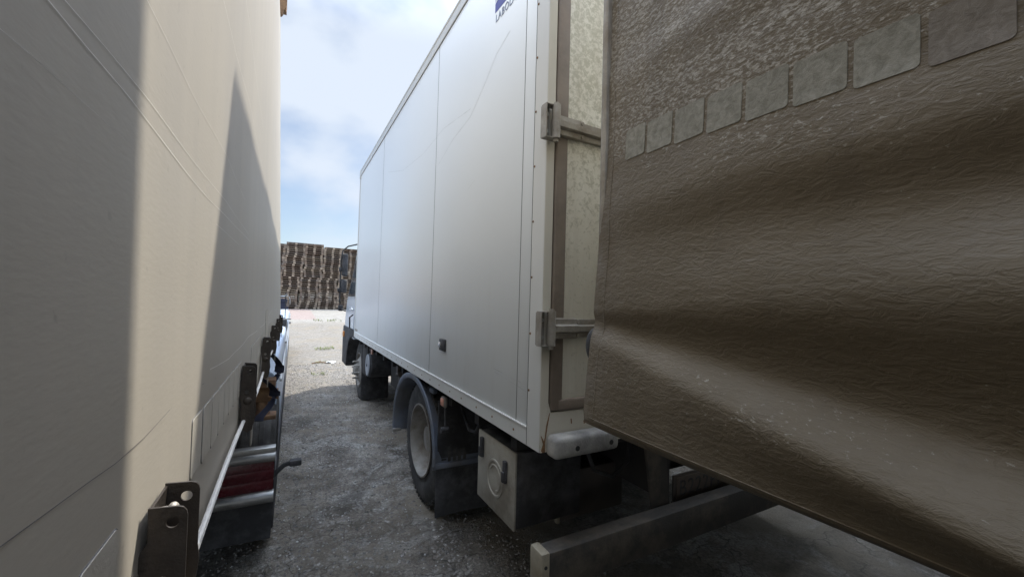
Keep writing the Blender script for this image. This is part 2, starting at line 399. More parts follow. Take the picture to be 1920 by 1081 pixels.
MLOGO = simple('logo_blue', (.06, .07, .30), .4, 0, .1, 9, .0)
MLOGOW = simple('logo_white', (.66, .70, .74), .4, 0, .06, 9, .0)
MTEXT = simple('faded_lettering', (.26, .30, .40), .5, 0, .2, 40, .0)
MSEAM = simple('dark_seam_line', (.12, .12, .12), .7, 0, .2, 9, .0)  # dark grey of the panel joints and patch outlines
MRUSTR = simple('rust_spot', (.20, .11, .05), .8, 0, .4, 60, .3)
MWOOD = m_wood('pallet_wood'); MWOODP = simple('pale_sawn_block', (.40, .33, .25), .8, 0, .4, 2, .2); MWEED = simple('weed_leaf', (.22, .25, .10), .7, 0, .35, 30, .1)
MSTONE = simple('stone_chips', (.25, .235, .215), .9, 0, .75, 13, .3); MSTONEW = simple('pale_stone_chips', (.52, .51, .49), .9, 0, .2, 5, .3)
MPAPER = simple('litter_paper', (.72, .72, .70), .7, 0, .05, 10, .1)
MCHROME = simple('chrome', (.7, .7, .7), .15, 1, .05, 10, 0)

# ------------------------------------------------------------------ ground
def gz(y):
    return .74*(0 if y < 9 else 1 if y > 31 else ((y-9)/22)**2*(3-2*((y-9)/22)))
ys = [-250, -60, -20, -8, -3] + [i*.5 for i in range(-5, 70)] + [40, 55, 90, 160, 400, 900]
xs = [-900, -300, -100, -40, -15, -6, -3] + [i*.5 for i in range(-5, 16)] + [12, 25, 60, 150, 400, 900]
b = bmesh.new(); V = [[b.verts.new((x, y, gz(y))) for x in xs] for y in ys]
for i in range(len(ys)-1):
    for j in range(len(xs)-1): b.faces.new((V[i][j], V[i][j+1], V[i+1][j+1], V[i+1][j]))
g = MB(); g.bm.free(); g.bm = b
struct(g.build('ground', MG, ang=60))

def stones(name, n, mat, rng, smin, smax, label):
    b = bmesh.new()
    for _ in range(n):
        x, y = rng(); s = random.uniform(smin, smax)*(1+.05*y); z = gz(y)
        rot = Matrix.Rotation(random.random()*6.3, 3, 'Z') @ Matrix.Rotation(random.uniform(-.5, .5), 3, 'X')
        vs = [b.verts.new(rot @ Vector((p[0]*s*random.uniform(.6, 1.2), p[1]*s*random.uniform(.6, 1.2), p[2]*s*random.uniform(.35, .8))) + Vector((x, y, z+s*.15)))
              for p in ((1, 0, 0), (.3, .9, 0), (-.8, .5, .1), (-.7, -.6, 0), (.4, -.9, .1), (.1, .1, 1), (0, 0, -1))]
        for k in range(5):
            b.faces.new((vs[k], vs[(k+1) % 5], vs[5])); b.faces.new((vs[(k+1) % 5], vs[k], vs[6]))
    m = MB(); m.bm.free(); m.bm = b
    return tag(m.build(name, mat, smooth=False), label, 'gravel', kind='stuff')
stones('gravel', 15000, MSTONE, lambda: (random.uniform(-.6, 1.5)+random.gauss(0, .2), 1.3+9.5*random.random()**1.5), .0035, .013, 'small grey stone chips strewn over the worn asphalt')
stones('pale_gravel', 1500, MSTONEW, lambda: (random.uniform(-.6, 1.5), 1.3+9.5*random.random()**1.3), .003, .0085, 'few pale stone chips strewn among the grey ones')

# ------------------------------------------------------------------ right curtain trailer (close, mud brown)
TR = thing('curtain_trailer', 'mud brown tarpaulin sided trailer with loose rippled hem at right', 'trailer', (2.05, -2.5, 0))
YE = .93
def rx(y, z):
    base = lerp_tab([(1.28, .757), (1.4, .768), (1.56, .786), (2.05, .806), (2.75, .816), (4, .816)], z)
    A = max(0.14, min(1.5, 1.5-y*1.45))
    yy = max(min(y, .95), -.2)
    rid = 1.352+.205*(yy-.14); val = 1.447+.155*(yy-.14); top = 1.655-.07*(yy-.14); cre = 1.79; top2 = 1.90
    prof = [(1.28, -.002), (1.298, .020), (rid, .042), (val, -.026), (top, .019), (cre, -.008), (top2, .014), (2.02, .004), (2.2, .004), (2.28, .014), (2.36, .0), (4, 0)]
    d = smooth_tab(prof, z)*A
    d += .004*math.sin(z*9+y*5)*A + .005*math.sin(y*7+z*2)
    return base-d
m = MB()
ny, nzz = 170, 190
def fn(u, v):
    y = YE-(u**1.6)*5.4; z = 1.282+(v**1.35)*(3.95-1.282)
    if u < .02 : y -= .0
    # the lower free corner is cut back a little
    y += -.012*max(0, 1-(z-1.28)/.03) if u < .01 else 0
    return (rx(y, z), y, z)
m.grid(fn, ny, nzz, thick=(.004, 0, 0))
curt = m.build('curtain', MRC, TR, ang=60)
m = MB(); m.box(.80, .835, YE-.02, YE+.004, 1.30, 3.95, .006); m.build('curtain_edge_pole', MHINGE, TR)
# dust-marked patches
pe = [.837, .757, .667, .578, .490, .402, .312, .224, .134, .045, -.045, -.135]
for i in range(len(pe)-1):
    y1, y0 = pe[i]-.004, pe[i+1]+.005
    z0, z1 = (2.018-.045*(.8-y1)/.6, 0); z1 = z0+.083; m = MB()
    ps = rrect(y0, y1, z0, z1, .007)
    b = bmesh.new(); cyy, czz = (y0+y1)/2, (z0+z1)/2
    N = 6
    vs_o = [b.verts.new((rx(p[0], p[1])-.0015, p[0], p[1])) for p in ps]; vs_b = [b.verts.new((rx(p[0], p[1])+.001, p[0], p[1])) for p in ps]
    prev = vs_o
    for k in range(1, N):
        t_ = 1-k/N; ring = []
        for p in ps:
            y = cyy+(p[0]-cyy)*t_; z = czz+(p[1]-czz)*t_; ring.append(b.verts.new((rx(y, z)-.0015, y, z)))
        for q in range(len(ps)): b.faces.new((prev[q], prev[(q+1) % len(ps)], ring[(q+1) % len(ps)], ring[q]))
        prev = ring
    b.faces.new(prev)
    for q in range(len(ps)): b.faces.new((vs_b[q], vs_b[(q+1) % len(ps)], vs_o[(q+1) % len(ps)], vs_o[q]))
    bmesh.ops.recalc_face_normals(b, faces=b.faces); m._add(b)
    m.build('patch', MPR2 if i == 7 else MPR, TR, ang=40)
# weld seam along the edge
m = MB(); m.ribbon([(rx(.885, z)-.0005, .885, z) for z in [1.30+.05*k for k in range(53)]], .004, (-1, 0, 0), h=.0012); m.build('edge_seam', MRC, TR)
m = MB(); m.ribbon([(rx(y, 1.30)-.0005, y, 1.302+.0) for y in [.9-.05*k for k in range(60)]], .003, (-1, 0, 0), h=.001); m.build('hem_seam', MRC, TR)
# body behind the curtain
m = MB(); m.box(.86, 3.28, -5.0, YE-.03, 1.30, 3.90, .01); m.build('body', MFRAME, TR)
m = MB(); m.box(.85, 3.30, -5.0, YE, 3.90, 3.98, .01); m.build('roof', MCREAM, TR)
m = MB(); m.box(.90, 3.27, YE-.03, YE-.005, 1.32, 3.89, .005); m.build('front_wall', MCREAM, TR)  # unseen pale wall added to bounce light into the gap behind the truck
m = MB(); m.box(1.25, 3.24, -5.0, YE-.05, 1.20, 1.30, .01); m.box(1.75, 1.87, -5, .5, 1.0, 1.2, .01); m.box(2.4, 2.52, -5, .5, 1.0, 1.2, .01); m.build('chassis', MFRAME, TR)
m = MB(); m.sph((.800, YE+.002, 1.497), .055, (.42, .72, 1.0), 20); m.build('rolled_strap', MBLK, TR)
def wheel(parent, cx, cy, r, w, deep=True, side=-1, name='wheel'):
    """outer face at x=cx, body runs to cx+w"""
    m = MB(); hw = w
    prof = [(hw*.98, r*.60), (hw, r*.72), (hw*.97, r*.90), (hw*.9, r*.975), (hw*.8, r), (hw*.2, r), (hw*.1, r*.975), (hw*.035, r*.92), (0, r*.74), (.006, r*.66), (hw*.04, r*.58)]
    m.lathe(prof, (cx, cy, r), seg=56)
    # tread ribs
    for k in range(4): m.lathe([(hw*(.24+.15*k), r*.998), (hw*(.25+.15*k), r*1.008), (hw*(.33+.15*k), r*1.008), (hw*(.34+.15*k), r*.998)], (cx, cy, r), seg=56)
    for k in range(56):
        a = 2*math.pi*k/56; mt = Matrix.Translation((cx+hw*.13, cy+math.cos(a)*r*.985, r+math.sin(a)*r*.985)) @ Matrix.Rotation(a, 4, 'X')
        m.box(-.018, .02, -.009, .009, -.009, .005, mat=mt)
    ty = m.build(name, MTYRE, parent)
    m = MB(); rr = r*.60
    if deep:
        m.lathe([(.012, rr*.97), (-.004, rr*1.0), (-.006, rr*.955), (.02, rr*.93), (.05, rr*.90), (.11, rr*.86), (.15, rr*.74), (.155, rr*.40), (.15, rr*.36), (.06, rr*.34), (.055, 0)], (cx, cy, r), seg=48)
        for k in range(8):
            a = k*math.pi/4+.2; m.cyl((cx+.10, cy+math.cos(a)*rr*.56, r+math.sin(a)*rr*.56), (cx+.16, cy+math.cos(a)*rr*.56, r+math.sin(a)*rr*.56), .016, 6)
        m.tube([(cx+.10, cy-.19, r-.11), (cx+.05, cy-.205, r-.13), (cx+.02, cy-.2, r-.14)], .006, 6)
    else:
        m.lathe([(.012, rr*.97), (-.004, rr), (-.006, rr*.955), (.03, rr*.93), (.05, rr*.88), (.03, rr*.80), (-.01, rr*.62), (-.02, rr*.38), (-.02, rr*.34), (-.075, rr*.30), (-.085, rr*.2), (-.085, 0)], (cx, cy, r), seg=40)
    rim = m.build('rim', MRIM, ty)
    if not deep:
        for k in range(8):
            a = k*math.pi/4+.2; m = MB(); y = cy+math.cos(a)*rr*.50; z = r+math.sin(a)*rr*.50
            m.cyl((cx-.01, y, z), (cx-.075, y, z), .02, 8, .014); m.sph((cx-.078, y, z), .016, seg=8); m.build('lug_nut', MRIM, ty)
    return ty
for yy in (-2.2, -3.5): wheel(TR, .95, yy, .5, .32); wheel(TR, 2.9, yy, .5, .32)

# ------------------------------------------------------------------ unseen trailer added beyond the box truck to shade ground and underside
NB = thing('unseen_shade_trailer', 'unseen box trailer added beyond the white box truck to shade the ground', 'trailer', (5.3, 2, 0))
m = MB(); m.box(4.25, 6.75, -5, 8.5, 1.0, 3.9, .02); m.build('cargo_box', MFRAME if False else MCREAM, NB)
m = MB(); m.box(4.4, 6.6, -4.9, 8.4, .75, 1.0, .02); m.box(4.30, 4.34, -3.6, 6.2, .35, .95, .01); m.build('chassis', MFRAME, NB)
for yy in (-2.5, -1.2, 6.9): wheel(NB, 4.35, yy, .5, .32); wheel(NB, 6.4, yy, .5, .32)

# ------------------------------------------------------------------ box truck
X0, X1, YR, YF, ZB, ZT = .933, 3.43, 1.43, 6.84, 1.0, 3.63
BT = thing('box_truck', 'white box truck with closed rear doors parked between two tarpaulin trailers', 'truck', ((X0+X1)/2, 4.5, 0))
m = MB(); m.box(X0+.004, X1, YR+.012, YF, ZB+.03, ZT-.03, .006); body = m.build('cargo_box', MW, BT)
def strip(mb, y0, y1, z0, z1, t=.004, bev=.0012): mb.box(X0+.004-t, X0+.03, y0, y1, z0, z1, bev, 1)
m = MB()
m.mi = 0
strip(m, YR, YR+.098, ZB, ZT, .006)          # rear corner post
m.build('corner_post', MWR, body)
m = MB(); strip(m, YR+.10, YF-.03, ZB, ZB+.072, .006); strip(m, YR+.10, YF-.03, ZB+.072, ZB+.080, .009); m.build('bottom_rail', MWR, body)
m = MB(); strip(m, YR+.10, YF-.03, ZT-.075, ZT, .008); m.box(X0-.008, X0+.05, YR, YF, ZT-.008, ZT+.012, .004); m.build('top_rail', MWR, body)
m = MB(); strip(m, YF-.028, YF+.012, ZB, ZT-.05, .008); m.box(X0-.010, X0+.05, YF-.05, YF+.02, ZT-.12, ZT+.02, .008); m.build('corner_post', MWR, body)
m = MB()
for y in (1.632, 2.955, 4.98): 
    w = .0035 if y < 4 else .002
    strip(m, y, y+w, ZB+.082, ZT-.077, .0012, 0)
strip(m, YR+.0985, YR+.1005, ZB+.004, ZT-.002, .0066, 0); strip(m, YR+.1, YF-.03, ZT-.080, ZT-.077, .002, 0)
m.build('panel_seam', MSEAM, body, smooth=False)
def one(c, r_, sc, nm, mat, par): m = MB(); m.sph(c, r_, sc, 8); return m.build(nm, mat, par)
for k in range(26):
    y = YR+.22+k*.21
    one((X0-.003, y+random.uniform(-.01, .01), ZB+.036), .006, (.4, 1, 1), 'rivet', MRUSTR, body)
for k in range(11): one((X0-.003, YR+.088, ZB+.24+k*.245), .0055, (.5, 1, 1), 'rivet', MRUSTR, body)
# scratches on the side
MSOFT = simple('soft_scratch', (.60, .62, .62), .5, 0, .2, 20, 0)
m = MB(); m.ribbon([(X0+.0035, y, z) for y, z in ((1.88, 1.277), (1.80, 1.272), (1.70, 1.262), (1.585, 1.257), (1.50, 1.247))], .003, (-1, 0, 0), h=.0001); m.build('scratch', MSOFT, body, smooth=False)
m = MB(); m.ribbon([(X0+.0035, y, z) for y, z in ((1.87, 1.262), (1.75, 1.25), (1.66, 1.24), (1.55, 1.225))], .0025, (-1, 0, 0), h=.0001); m.build('scratch', MSOFT, body, smooth=False)
m = MB(); m.ribbon([(X0+.0035, y, z) for y, z in ((2.9, 2.62), (2.6, 2.71), (2.3, 2.75), (2.1, 2.86), (1.95, 2.96), (1.8, 3.0))], .003, (-1, 0, 0), h=.0001); m.build('scratch', MSOFT, body, smooth=False)
m = MB(); m.ribbon([(X0+.0035, y, z) for y, z in ((4.7, 3.05), (4.0, 2.88), (3.3, 2.83), (2.8, 2.86), (2.3, 2.80))], .003, (-1, 0, 0), h=.0001); m.build('scratch', MSOFT, body, smooth=False)
m = MB(); m.ribbon([(X0+.0035, y, z) for y, z in ((2.3, 2.3), (2.25, 2.32), (2.2, 2.33))], .002, (-1, 0, 0), h=.0001); m.build('scratch', MSOFT, body, smooth=False)
# side marker recess (black handle socket)
m = MB(); m.box(X0-.012, X0+.02, 2.60, 2.705, 1.275, 1.355, .006); m.build('socket_cover', MBLK, body)
m = MB(); m.box(X0-.020, X0-.004, 2.665, 2.695, 1.295, 1.335, .004); m.build('socket_plate', MCHROME, body)
# small data plate
m = MB(); strip(m, 6.55, 6.78, 1.10, 1.135, .002, 0); m.build('data_plate', MHINGE, body, smooth=False)
# logo sticker : blue square with a white leaping figure-like zigzag, lettering below
m = MB(); 
LG = Matrix(((0, 0, 0), (0, 0, 0), (0, 0, 0)))
def lp(u, v, lift): # u to the rear (towards the viewer, 0..1), v up (0..1)
    return (X0+.004-lift, 1.985-u*.42, 3.205-.06*u*.42+v*.40)
def lpoly(mb, pts, lift):
    b = bmesh.new(); A = [b.verts.new(lp(u, v, lift)) for u, v in pts]; B = [b.verts.new(lp(u, v, 0)) for u, v in pts]
    b.faces.new(A); n = len(A)
    for i in range(n): b.faces.new((A[i], B[i], B[(i+1) % n], A[(i+1) % n]))
    bmesh.ops.recalc_face_normals(b, faces=b.faces); mb._add(b)
lpoly(m, [(0, 0), (1, 0), (1, 1), (0, 1)], .0012); logo = m.build('logo_sticker', MLOGO, body, smooth=False)
m = MB()
lpoly(m, [(.0, .12), (.05, .28), (.2, .42), (.38, .6), (.55, .62), (.55, .20), (.42, .10), (.40, .36), (.28, .30), (.10, .16)], .002)
lpoly(m, [(.6, .66), (.85, .9), (.7, .95), (.45, .72)], .002)
m.build('logo_emblem', MLOGOW, logo, smooth=False)
def text(body_, size, loc, rot, mat, name, parent, ext=.0006, shear=0, ux=1):
    cu = bpy.data.curves.new('txt', 'FONT'); cu.body = body_; cu.size = size; cu.extrude = ext; cu.shear = shear; cu.space_character = 1.15
    o = bpy.data.objects.new('txt', cu); COL.objects.link(o); bpy.context.view_layer.update()
    me = bpy.data.meshes.new_from_object(o.evaluated_get(bpy.context.evaluated_depsgraph_get()))
    bpy.data.objects.remove(o); bpy.data.curves.remove(cu)
    mt = Matrix.Translation(Vector(loc)-BASE.get(parent.name, Vector())) @ rot.to_4x4() @ Matrix.Diagonal((ux, 1, 1, 1)); me.transform(mt)
    me.materials.clear(); me.materials.append(mat)
    t = bpy.data.objects.new(name, me); COL.objects.link(t); t.parent = parent; BASE[t.name] = BASE.get(parent.name, Vector()); return t
# text on the -X face reads towards -Y : local x->-Y, y->Z, z->-X
RS = Matrix(((0, 0, -1), (-1, 0, 0), (-.06, 1, 0))).to_3x3()
text('LABOLABIC', .06, (X0+.0025, 1.975, 3.145), RS, MTEXT, 'lettering', body, .0008, ux=.92)

# rear frame
m = MB()
m.prism([(X0, YR-.004), (X0+.038, YR-.004), (X0+.052, YR+.02), (X0+.052, YR+.05), (X0, YR+.05)], 'z', ZB+.02, ZT)
m.box(X1-.05, X1, YR-.004, YR+.05, ZB, ZT, .003)
m.box(X0+.05, X1-.05, YR-.004, YR+.05, ZT-.14, ZT, .003)
m.prism([(X0+.004, ZB+.0), (X1, ZB+.0), (X1, ZB+.160), (X0+.05, ZB+.160), (X0+.038, ZB+.20)], 'y', YR-.006, YR+.06)
rf = m.build('rear_frame', MCREAM, BT)
m = MB(); m.box(X0+.05, X1-.05, YR+.012, YR+.06, ZB+.16, ZT-.14)
m.build('door_reveal', MFRAME, BT)
def seal(x0, x1, nm):
    m = MB(); w = .062
    m.box(x0, x0+w, YR-.010, YR+.014, ZB+.165, ZT-.145, .009, 3); m.box(x1-w, x1, YR-.010, YR+.014, ZB+.165, ZT-.145, .009, 3)
    m.box(x0+w*.6, x1-w*.6, YR-.013, YR+.014, ZB+.162, ZB+.215, .012, 3); m.box(x0+w*.6, x1-w*.6, YR-.012, YR+.014, ZT-.2, ZT-.145, .010, 3)
    return m
for (a, c) in ((X0+.045, 2.175), (2.19, X1-.045)):
    m = MB(); m.box(a+.05, c-.05, YR-.004, YR+.012, ZB+.2, ZT-.18, .003); d = m.build('rear_door', MD, BT)
    seal(a, c, '').build('door_seal', MSEAL, d)
    m = MB()
    lx = c-.18 if a < 1.5 else a+.18
    m.cyl((lx, YR-.035, ZB+.1), (lx, YR-.035, ZT-.1), .016, 12); m.box(lx-.02, lx+.02, YR-.03, YR-.002, 1.5, 1.56, .004); m.box(lx-.02, lx+.02, YR-.03, YR-.002, 2.9, 2.96, .004)
    m.build('locking_bar', MHINGE, d)
def hinge(z, top):
    m = MB(); h = .135; z0 = z-h/2; z1 = z+h/2
    m.box(X0-.034, X0-.029, YR-.045, YR-.002, z0, z1, .001, 1)                 # outer leaf
    m.box(X0-.034, X0+.030, YR-.045, YR-.008, z0-.004, z0, .001, 1)
    m.box(X0-.034, X0+.030, YR-.045, YR-.008, z1, z1+.004, .001, 1)
    m.box(X0-.028, X0+.004, YR-.010, YR-.006, z0, z1)
    hg = m.build('hinge', MHINGE, BT)
    m = MB(); m.cyl((X0+.019, YR-.040, z0-.002), (X0+.019, YR-.040, z1+.006), .0185, 20); m.cyl((X0+.019, YR-.04, z0-.016), (X0+.019, YR-.04, z0-.002), .011, 6); m.cyl((X0+.019, YR-.04, z1+.006), (X0+.019, YR-.04, z1+.014), .012, 12)
    m.build('hinge_pin', MHINGE, hg)
    m = MB(); w = .044
    m.prism([(YR-.012, z-w), (YR-.030, z-w*.92), (YR-.030, z-w*.42), (YR-.046, z-w*.28), (YR-.048, z+w*.28), (YR-.030, z+w*.42), (YR-.030, z+w*.92), (YR-.012, z+w)], 'x', X0+.036, X0+.160)
    m.prism([(YR-.008, z-w*.9), (YR-.022, z-w*.86), (YR-.022, z-w*.38), (YR-.039, z-w*.24), (YR-.040, z+w*.24), (YR-.022, z+w*.38), (YR-.022, z+w*.86), (YR-.008, z+w*.9)], 'x', X0+.16, X0+.62)
    m.build('hinge_strap', MHINGE, hg)
    for bx_, bz in ((X0+.165, z+w*.66), (X0+.165, z-w*.66), (X0+.45, z+w*.62), (X0+.45, z-w*.62)):
        m = MB(); m.cyl((bx_, YR-.02, bz), (bx_, YR-.035, bz), .010, 12, .008); m.build('bolt', MHINGE, hg)
    for bz in (z-.035, z+.035):
        m = MB(); m.cyl((X0-.012, YR-.006, bz), (X0-.012, YR-.022, bz), .008, 6); m.build('bolt', MALU, hg)
    for k in (0, 1, 2, 3): pass
for z in (1.513, 2.375, 3.25): hinge(z, True)
# rubber buffer
def buffer_(x0, x1):
    m = MB(); m.box(x0, x1, YR-.085, YR-.006, ZB-.012, ZB+.078, .022, 4)
    m.sph((x0+.13, YR-.0845, ZB+.03), .009, (1, .3, 1), 10) if False else None
    o = m.build('rubber_buffer', MBUMP, BT)
    for xx in (x0+.11, x1-.05):
        m = MB(); m.cyl((xx, YR-.07, ZB+.026), (xx, YR-.0862, ZB+.026), .011, 14); m.build('bolt_hole', MBLK, o)
buffer_(X0+.024, 1.30); buffer_(3.05, 3.40)
def streak(pts, w): m = MB(); m.ribbon(pts, w, (0, -1, 0), h=.0008); m.build('rust_streak', MRUSTR, rf)
streak([(X0+.045, YR-.0065, 1.16), (X0+.033, YR-.0065, 1.11), (X0+.026, YR-.0065, 1.06), (X0+.012, YR-.0065, 1.005)], [.004, .008, .006, .014])
streak([(X0+.018, YR-.0070, 1.00), (X0+.020, YR-.0070, 1.035), (X0+.004, YR-.0070, 1.07)], [.016, .010, .003])
for (x, z, l) in ((1.09, 1.125, .022), (1.16, 1.11, .015), (1.36, 1.06, .02), (1.42, 1.055, .03), (1.22, 1.13, .01)): streak([(x, YR-.0065, z), (x+.003, YR-.0065, z-l)], .006)
# under-box : subframe, chassis, axle, tank
m = MB(); m.box(X0+.06, X1-.06, YR+.02, YF, ZB-.03, ZB+.028); 
for k in range(12): m.box(X0+.05, X1-.05, 1.7+k*.44, 1.76+k*.44, ZB-.09, ZB-.03)
m.box(1.66, 1.75, 1.45, 8.0, .66, .91, .008); m.box(2.61, 2.70, 1.45, 8.0, .66, .91, .008)
m.box(1.05, 3.3, 3.22, 3.34, .42, .54, .03); m.sph((2.18, 3.28, .48), .2); m.cyl((2.18, 3.2, .5), (2.18, 6.4, .7), .05, 12); m.box(1.75, 2.61, 1.6, 1.7, .7, .88)
m.box(1.1, 3.2, 6.98, 7.08, .42, .52, .02)
m.box(1.64, 1.70, 2.6, 3.95, .58, .66, .01); m.box(2.66, 2.72, 2.6, 3.95, .58, .66, .01)
m.build('chassis', MFRAME, BT)
# underrun guard
m = MB(); m.box(.945, 3.42, 1.35, 1.43, .475, .632, .008); ug = m.build('underrun_bar', MBEAM, BT)
m = MB(); m.box(.904, .945, 1.346, 1.434, .470, .638, .007); ec = m.build('end_cap', MBEIGE, ug)
m = MB(); m.cyl((.924, 1.347, .585), (.924, 1.3435, .585), .007, 14); m.build('bolt_hole', MBLK, ec)
m = MB(); m.prism([(1.62, .60), (1.74, .60), (1.70, .95), (1.56, .95)], 'y', 1.44, 1.455); m.build('guard_bracket', MBEAM, BT)
m = MB(); m.prism([(2.62, .60), (2.74, .60), (2.8, .95), (2.66, .95)], 'y', 1.44, 1.455); m.build('guard_bracket', MBEAM, BT)
# licence plate (square two-tone style rear plate) on its holder
m = MB(); m.box(1.80, 2.36, 1.468, 1.48, .600, .735, .004); m.box(1.80, 2.36, 1.455, 1.485, .588, .600, .003); ph = m.build('plate_holder', MDARKBOX, BT)
m = MB(); m.box(1.82, 2.34, 1.462, 1.468, .612, .724, .002); lpz = m.build('licence_plate', simple('dark_plate', (.085, .07, .058), .6, 0, .2, 20, .1), ph)  # plate in one even dark brown
RR = Matrix(((1, 0, 0), (0, 0, -1), (0, 1, 0)))
text('B222PM', .115, (1.835, 1.4615, .628), RR, MBLK, 'plate_lettering', lpz, .0006, ux=.92)
# lockers
m = MB(); m.box(.975, 1.36, 1.682, 2.098, .547, .903, .010); lk = m.build('locker', MBLK, BT)
m = MB(); m.box(.965, .978, 1.68, 2.10, .545, .905, .005); m.build('locker_door', MBOX, lk)
m = MB(); m.lathe([(0, .095), (-.005, .092), (-.005, .082), (0, .079)], (.965, 1.885, .715), seg=36); m.lathe([(0, .070), (-.005, .066), (-.005, .058), (0, .055)], (.965, 1.885, .715), seg=30, a0=.5, a1=4.4)
m.build('round_emboss', MBOX, lk)
for y, z in ((2.035, .83), (1.765, .795)):
    m = MB(); m.box(.948, .965, y-.014, y+.014, z-.055, z+.05, .004); m.box(.940, .952, y-.010, y+.010, z-.05, z-.0, .003); m.build('latch', MBLK, lk)
m = MB(); m.box(1.28, 1.72, 1.75, 2.1, .48, .735, .015); l2 = m.build('battery_box', MDARKBOX, BT)
m = MB(); m.box(1.262, 1.28, 1.745, 1.775, .48, .72, .004); m.build('box_strip', MBEIGE, l2)
for p in ([(1.30, 1.60, .95), (1.36, 1.58, .80), (1.46, 1.56, .76), (1.56, 1.56, .82), (1.60, 1.58, .93)], [(1.05, 2.2, .95), (1.06, 2.35, .80), (1.08, 2.5, .77), (1.10, 2.66, .84), (1.10, 2.75, .95)]):
    m = MB(); m.tube(p, .011, 8); m.build('air_hose', MBLK, BT)
# rear wheels
wheel(BT, .985, 3.28, .48, .26, True); wheel(BT, 1.28, 3.28, .48, .25, True, name='wheel'); wheel(BT, 3.08, 3.28, .48, .26, True)
# fender
def arch(path_pts):
    out = []
    for i, (y, z) in enumerate(path_pts):
        a = Vector(path_pts[max(i-1, 0)]); c = Vector(path_pts[min(i+1, len(path_pts)-1)]); d = (c-a).normalized()
        out.append((y, z, d.y, -d.x) if False else (y, z, -d[1], d[0]))
    return out
pts = []
for k in range(0, 25):
    a = R_(-14+ (208)*k/24); r = .60
    pts.append((3.385+math.cos(a)*r*.985, .40+max(-.05, math.sin(a))*.555 if True else 0))
pts = [(3.975, .37), (3.98, .45)] + [(3.385+math.cos(R_(180*k/24))*.595, .48+math.sin(R_(180*k/24))*.475) for k in range(1, 24)] + [(2.79, .46)]
pa = arch(pts)
m = MB(); m.sweep(pa, [(.930, -.045), (.925, -.02), (.932, .0), (.955, .012), (1.0, .018), (1.55, .018), (1.55, .008), (1.0, .008), (.96, .002), (.943, -.006), (.940, -.045)])
fd = m.build('rear_fender', MFEND, BT)
m = MB(); m.box(.92, 1.0, 3.955, 3.985, .355, .385, .008); m.build('fender_end', MRIM, fd)
m = MB(); m.box(.93, 1.56, 2.775, 2.80, .425, .465, .008); m.build('fender_brace', MFEND, fd)
m = MB(); m.grid(lambda u, v: (.955+u*.58, 2.785-.02*v+.012*math.sin(u*5), .44-v*.34), 12, 8, thick=(0, .008, 0)); mfp = m.build('mudflap', MBLK, BT)
m = MB(); m.box(.97, 1.5, 2.80, 2.81, .47, .90); m.build('fender_back_panel', MBLK, BT)
# side marker lamp hanging from the rail
m = MB(); m.box(X0+.01, X0+.035, 2.615, 2.69, .895, .965, .01); lm = m.build('side_marker_lamp', MRIM, BT)
m = MB(); m.box(X0+.002, X0+.014, 2.625, 2.68, .905, .955, .006); m.sph((X0+.001, 2.652, .93), .010, (.5, 1, 1), 8); m.build('lens', MAMBP, lm)
m = MB(); m.tube([(X0+.03, 2.65, .90), (X0+.032, 2.65, .80), (X0+.03, 2.64, .755)], .008, 8); m.cyl((X0+.0, 2.64, .745), (X0+.05, 2.64, .745), .02, 12); m.build('lamp_arm', MBLK, lm)
m = MB(); m.box(X0+.03, X0+.07, 2.93, 3.02, .92, .955, .01); m.build('bracket', MFEND, BT)
# valve block ahead of the fender
m = MB(); m.box(.99, 1.2, 4.03, 4.07, .40, .86, .006); vb = m.build('mount_plate', MBOX, BT)
m = MB(); m.cyl((.96, 4.05, .93), (1.1, 4.05, .93), .035, 14); m.cyl((.98, 4.0, .89), (.98, 4.1, .87), .022, 10); m.box(.98, 1.1, 4.0, 4.08, .80, .88, .01); m.build('valve', MDARKBOX, vb)
m = MB(); m.box(.96, 1.02, 4.02, 4.12, .41, .44, .004); m.build('plate_foot', MRIM, vb)
# air tank with pale round end, small lamp above
m = MB(); m.lathe([(0, 0), (0, .11), (.012, .15), (.03, .165), (.5, .165), (.52, .15), (.53, 0)], (.985, 5.85, .70), seg=32); tk = m.build('air_tank', MBLK, BT)
m = MB(); m.lathe([(-.004, 0), (-.004, .012), (-.008, .02), (-.006, .14), (.004, .15)], (.985, 5.85, .70), seg=32); m.build('tank_end', simple('tank_end_grey', (.26, .28, .31), .5), tk)
m = MB(); m.sph((.978, 5.85, .70), .02, (.5, 1, 1), 10); m.build('tank_plug', MBLK, tk)
m = MB(); m.box(X0+.04, X0+.06, 5.50, 5.57, .885, .95, .005); m.build('side_marker_lamp', MAMBP, BT)
m = MB(); m.box(1.0, 1.5, 6.0, 6.4, .5, .95, .03); m.build('fuel_tank', MFRAME, BT)
m = MB(); m.box(3.30, 3.34, 1.6, 2.6, .30, .95, .01); m.build('light_block_panel', MFRAME, BT)  # unseen panels added on the far side to block light under the truck
m = MB(); m.box(3.30, 3.34, 3.95, 6.4, .30, .95, .01); m.build('light_block_panel', MFRAME, BT)
m = MB(); m.box(1.2, 1.6, 4.3, 5.4, .5, .92, .03); m.build('side_tank', MFRAME, BT)
# front wheel
wheel(BT, 1.045, 6.98, .46, .26, False); wheel(BT, 3.05, 6.98, .46, .26, False)
m = MB(); m.box(1.0, 1.4, 6.42, 6.436, .10, .95, .004); m.build('mudflap', MBLK, BT)
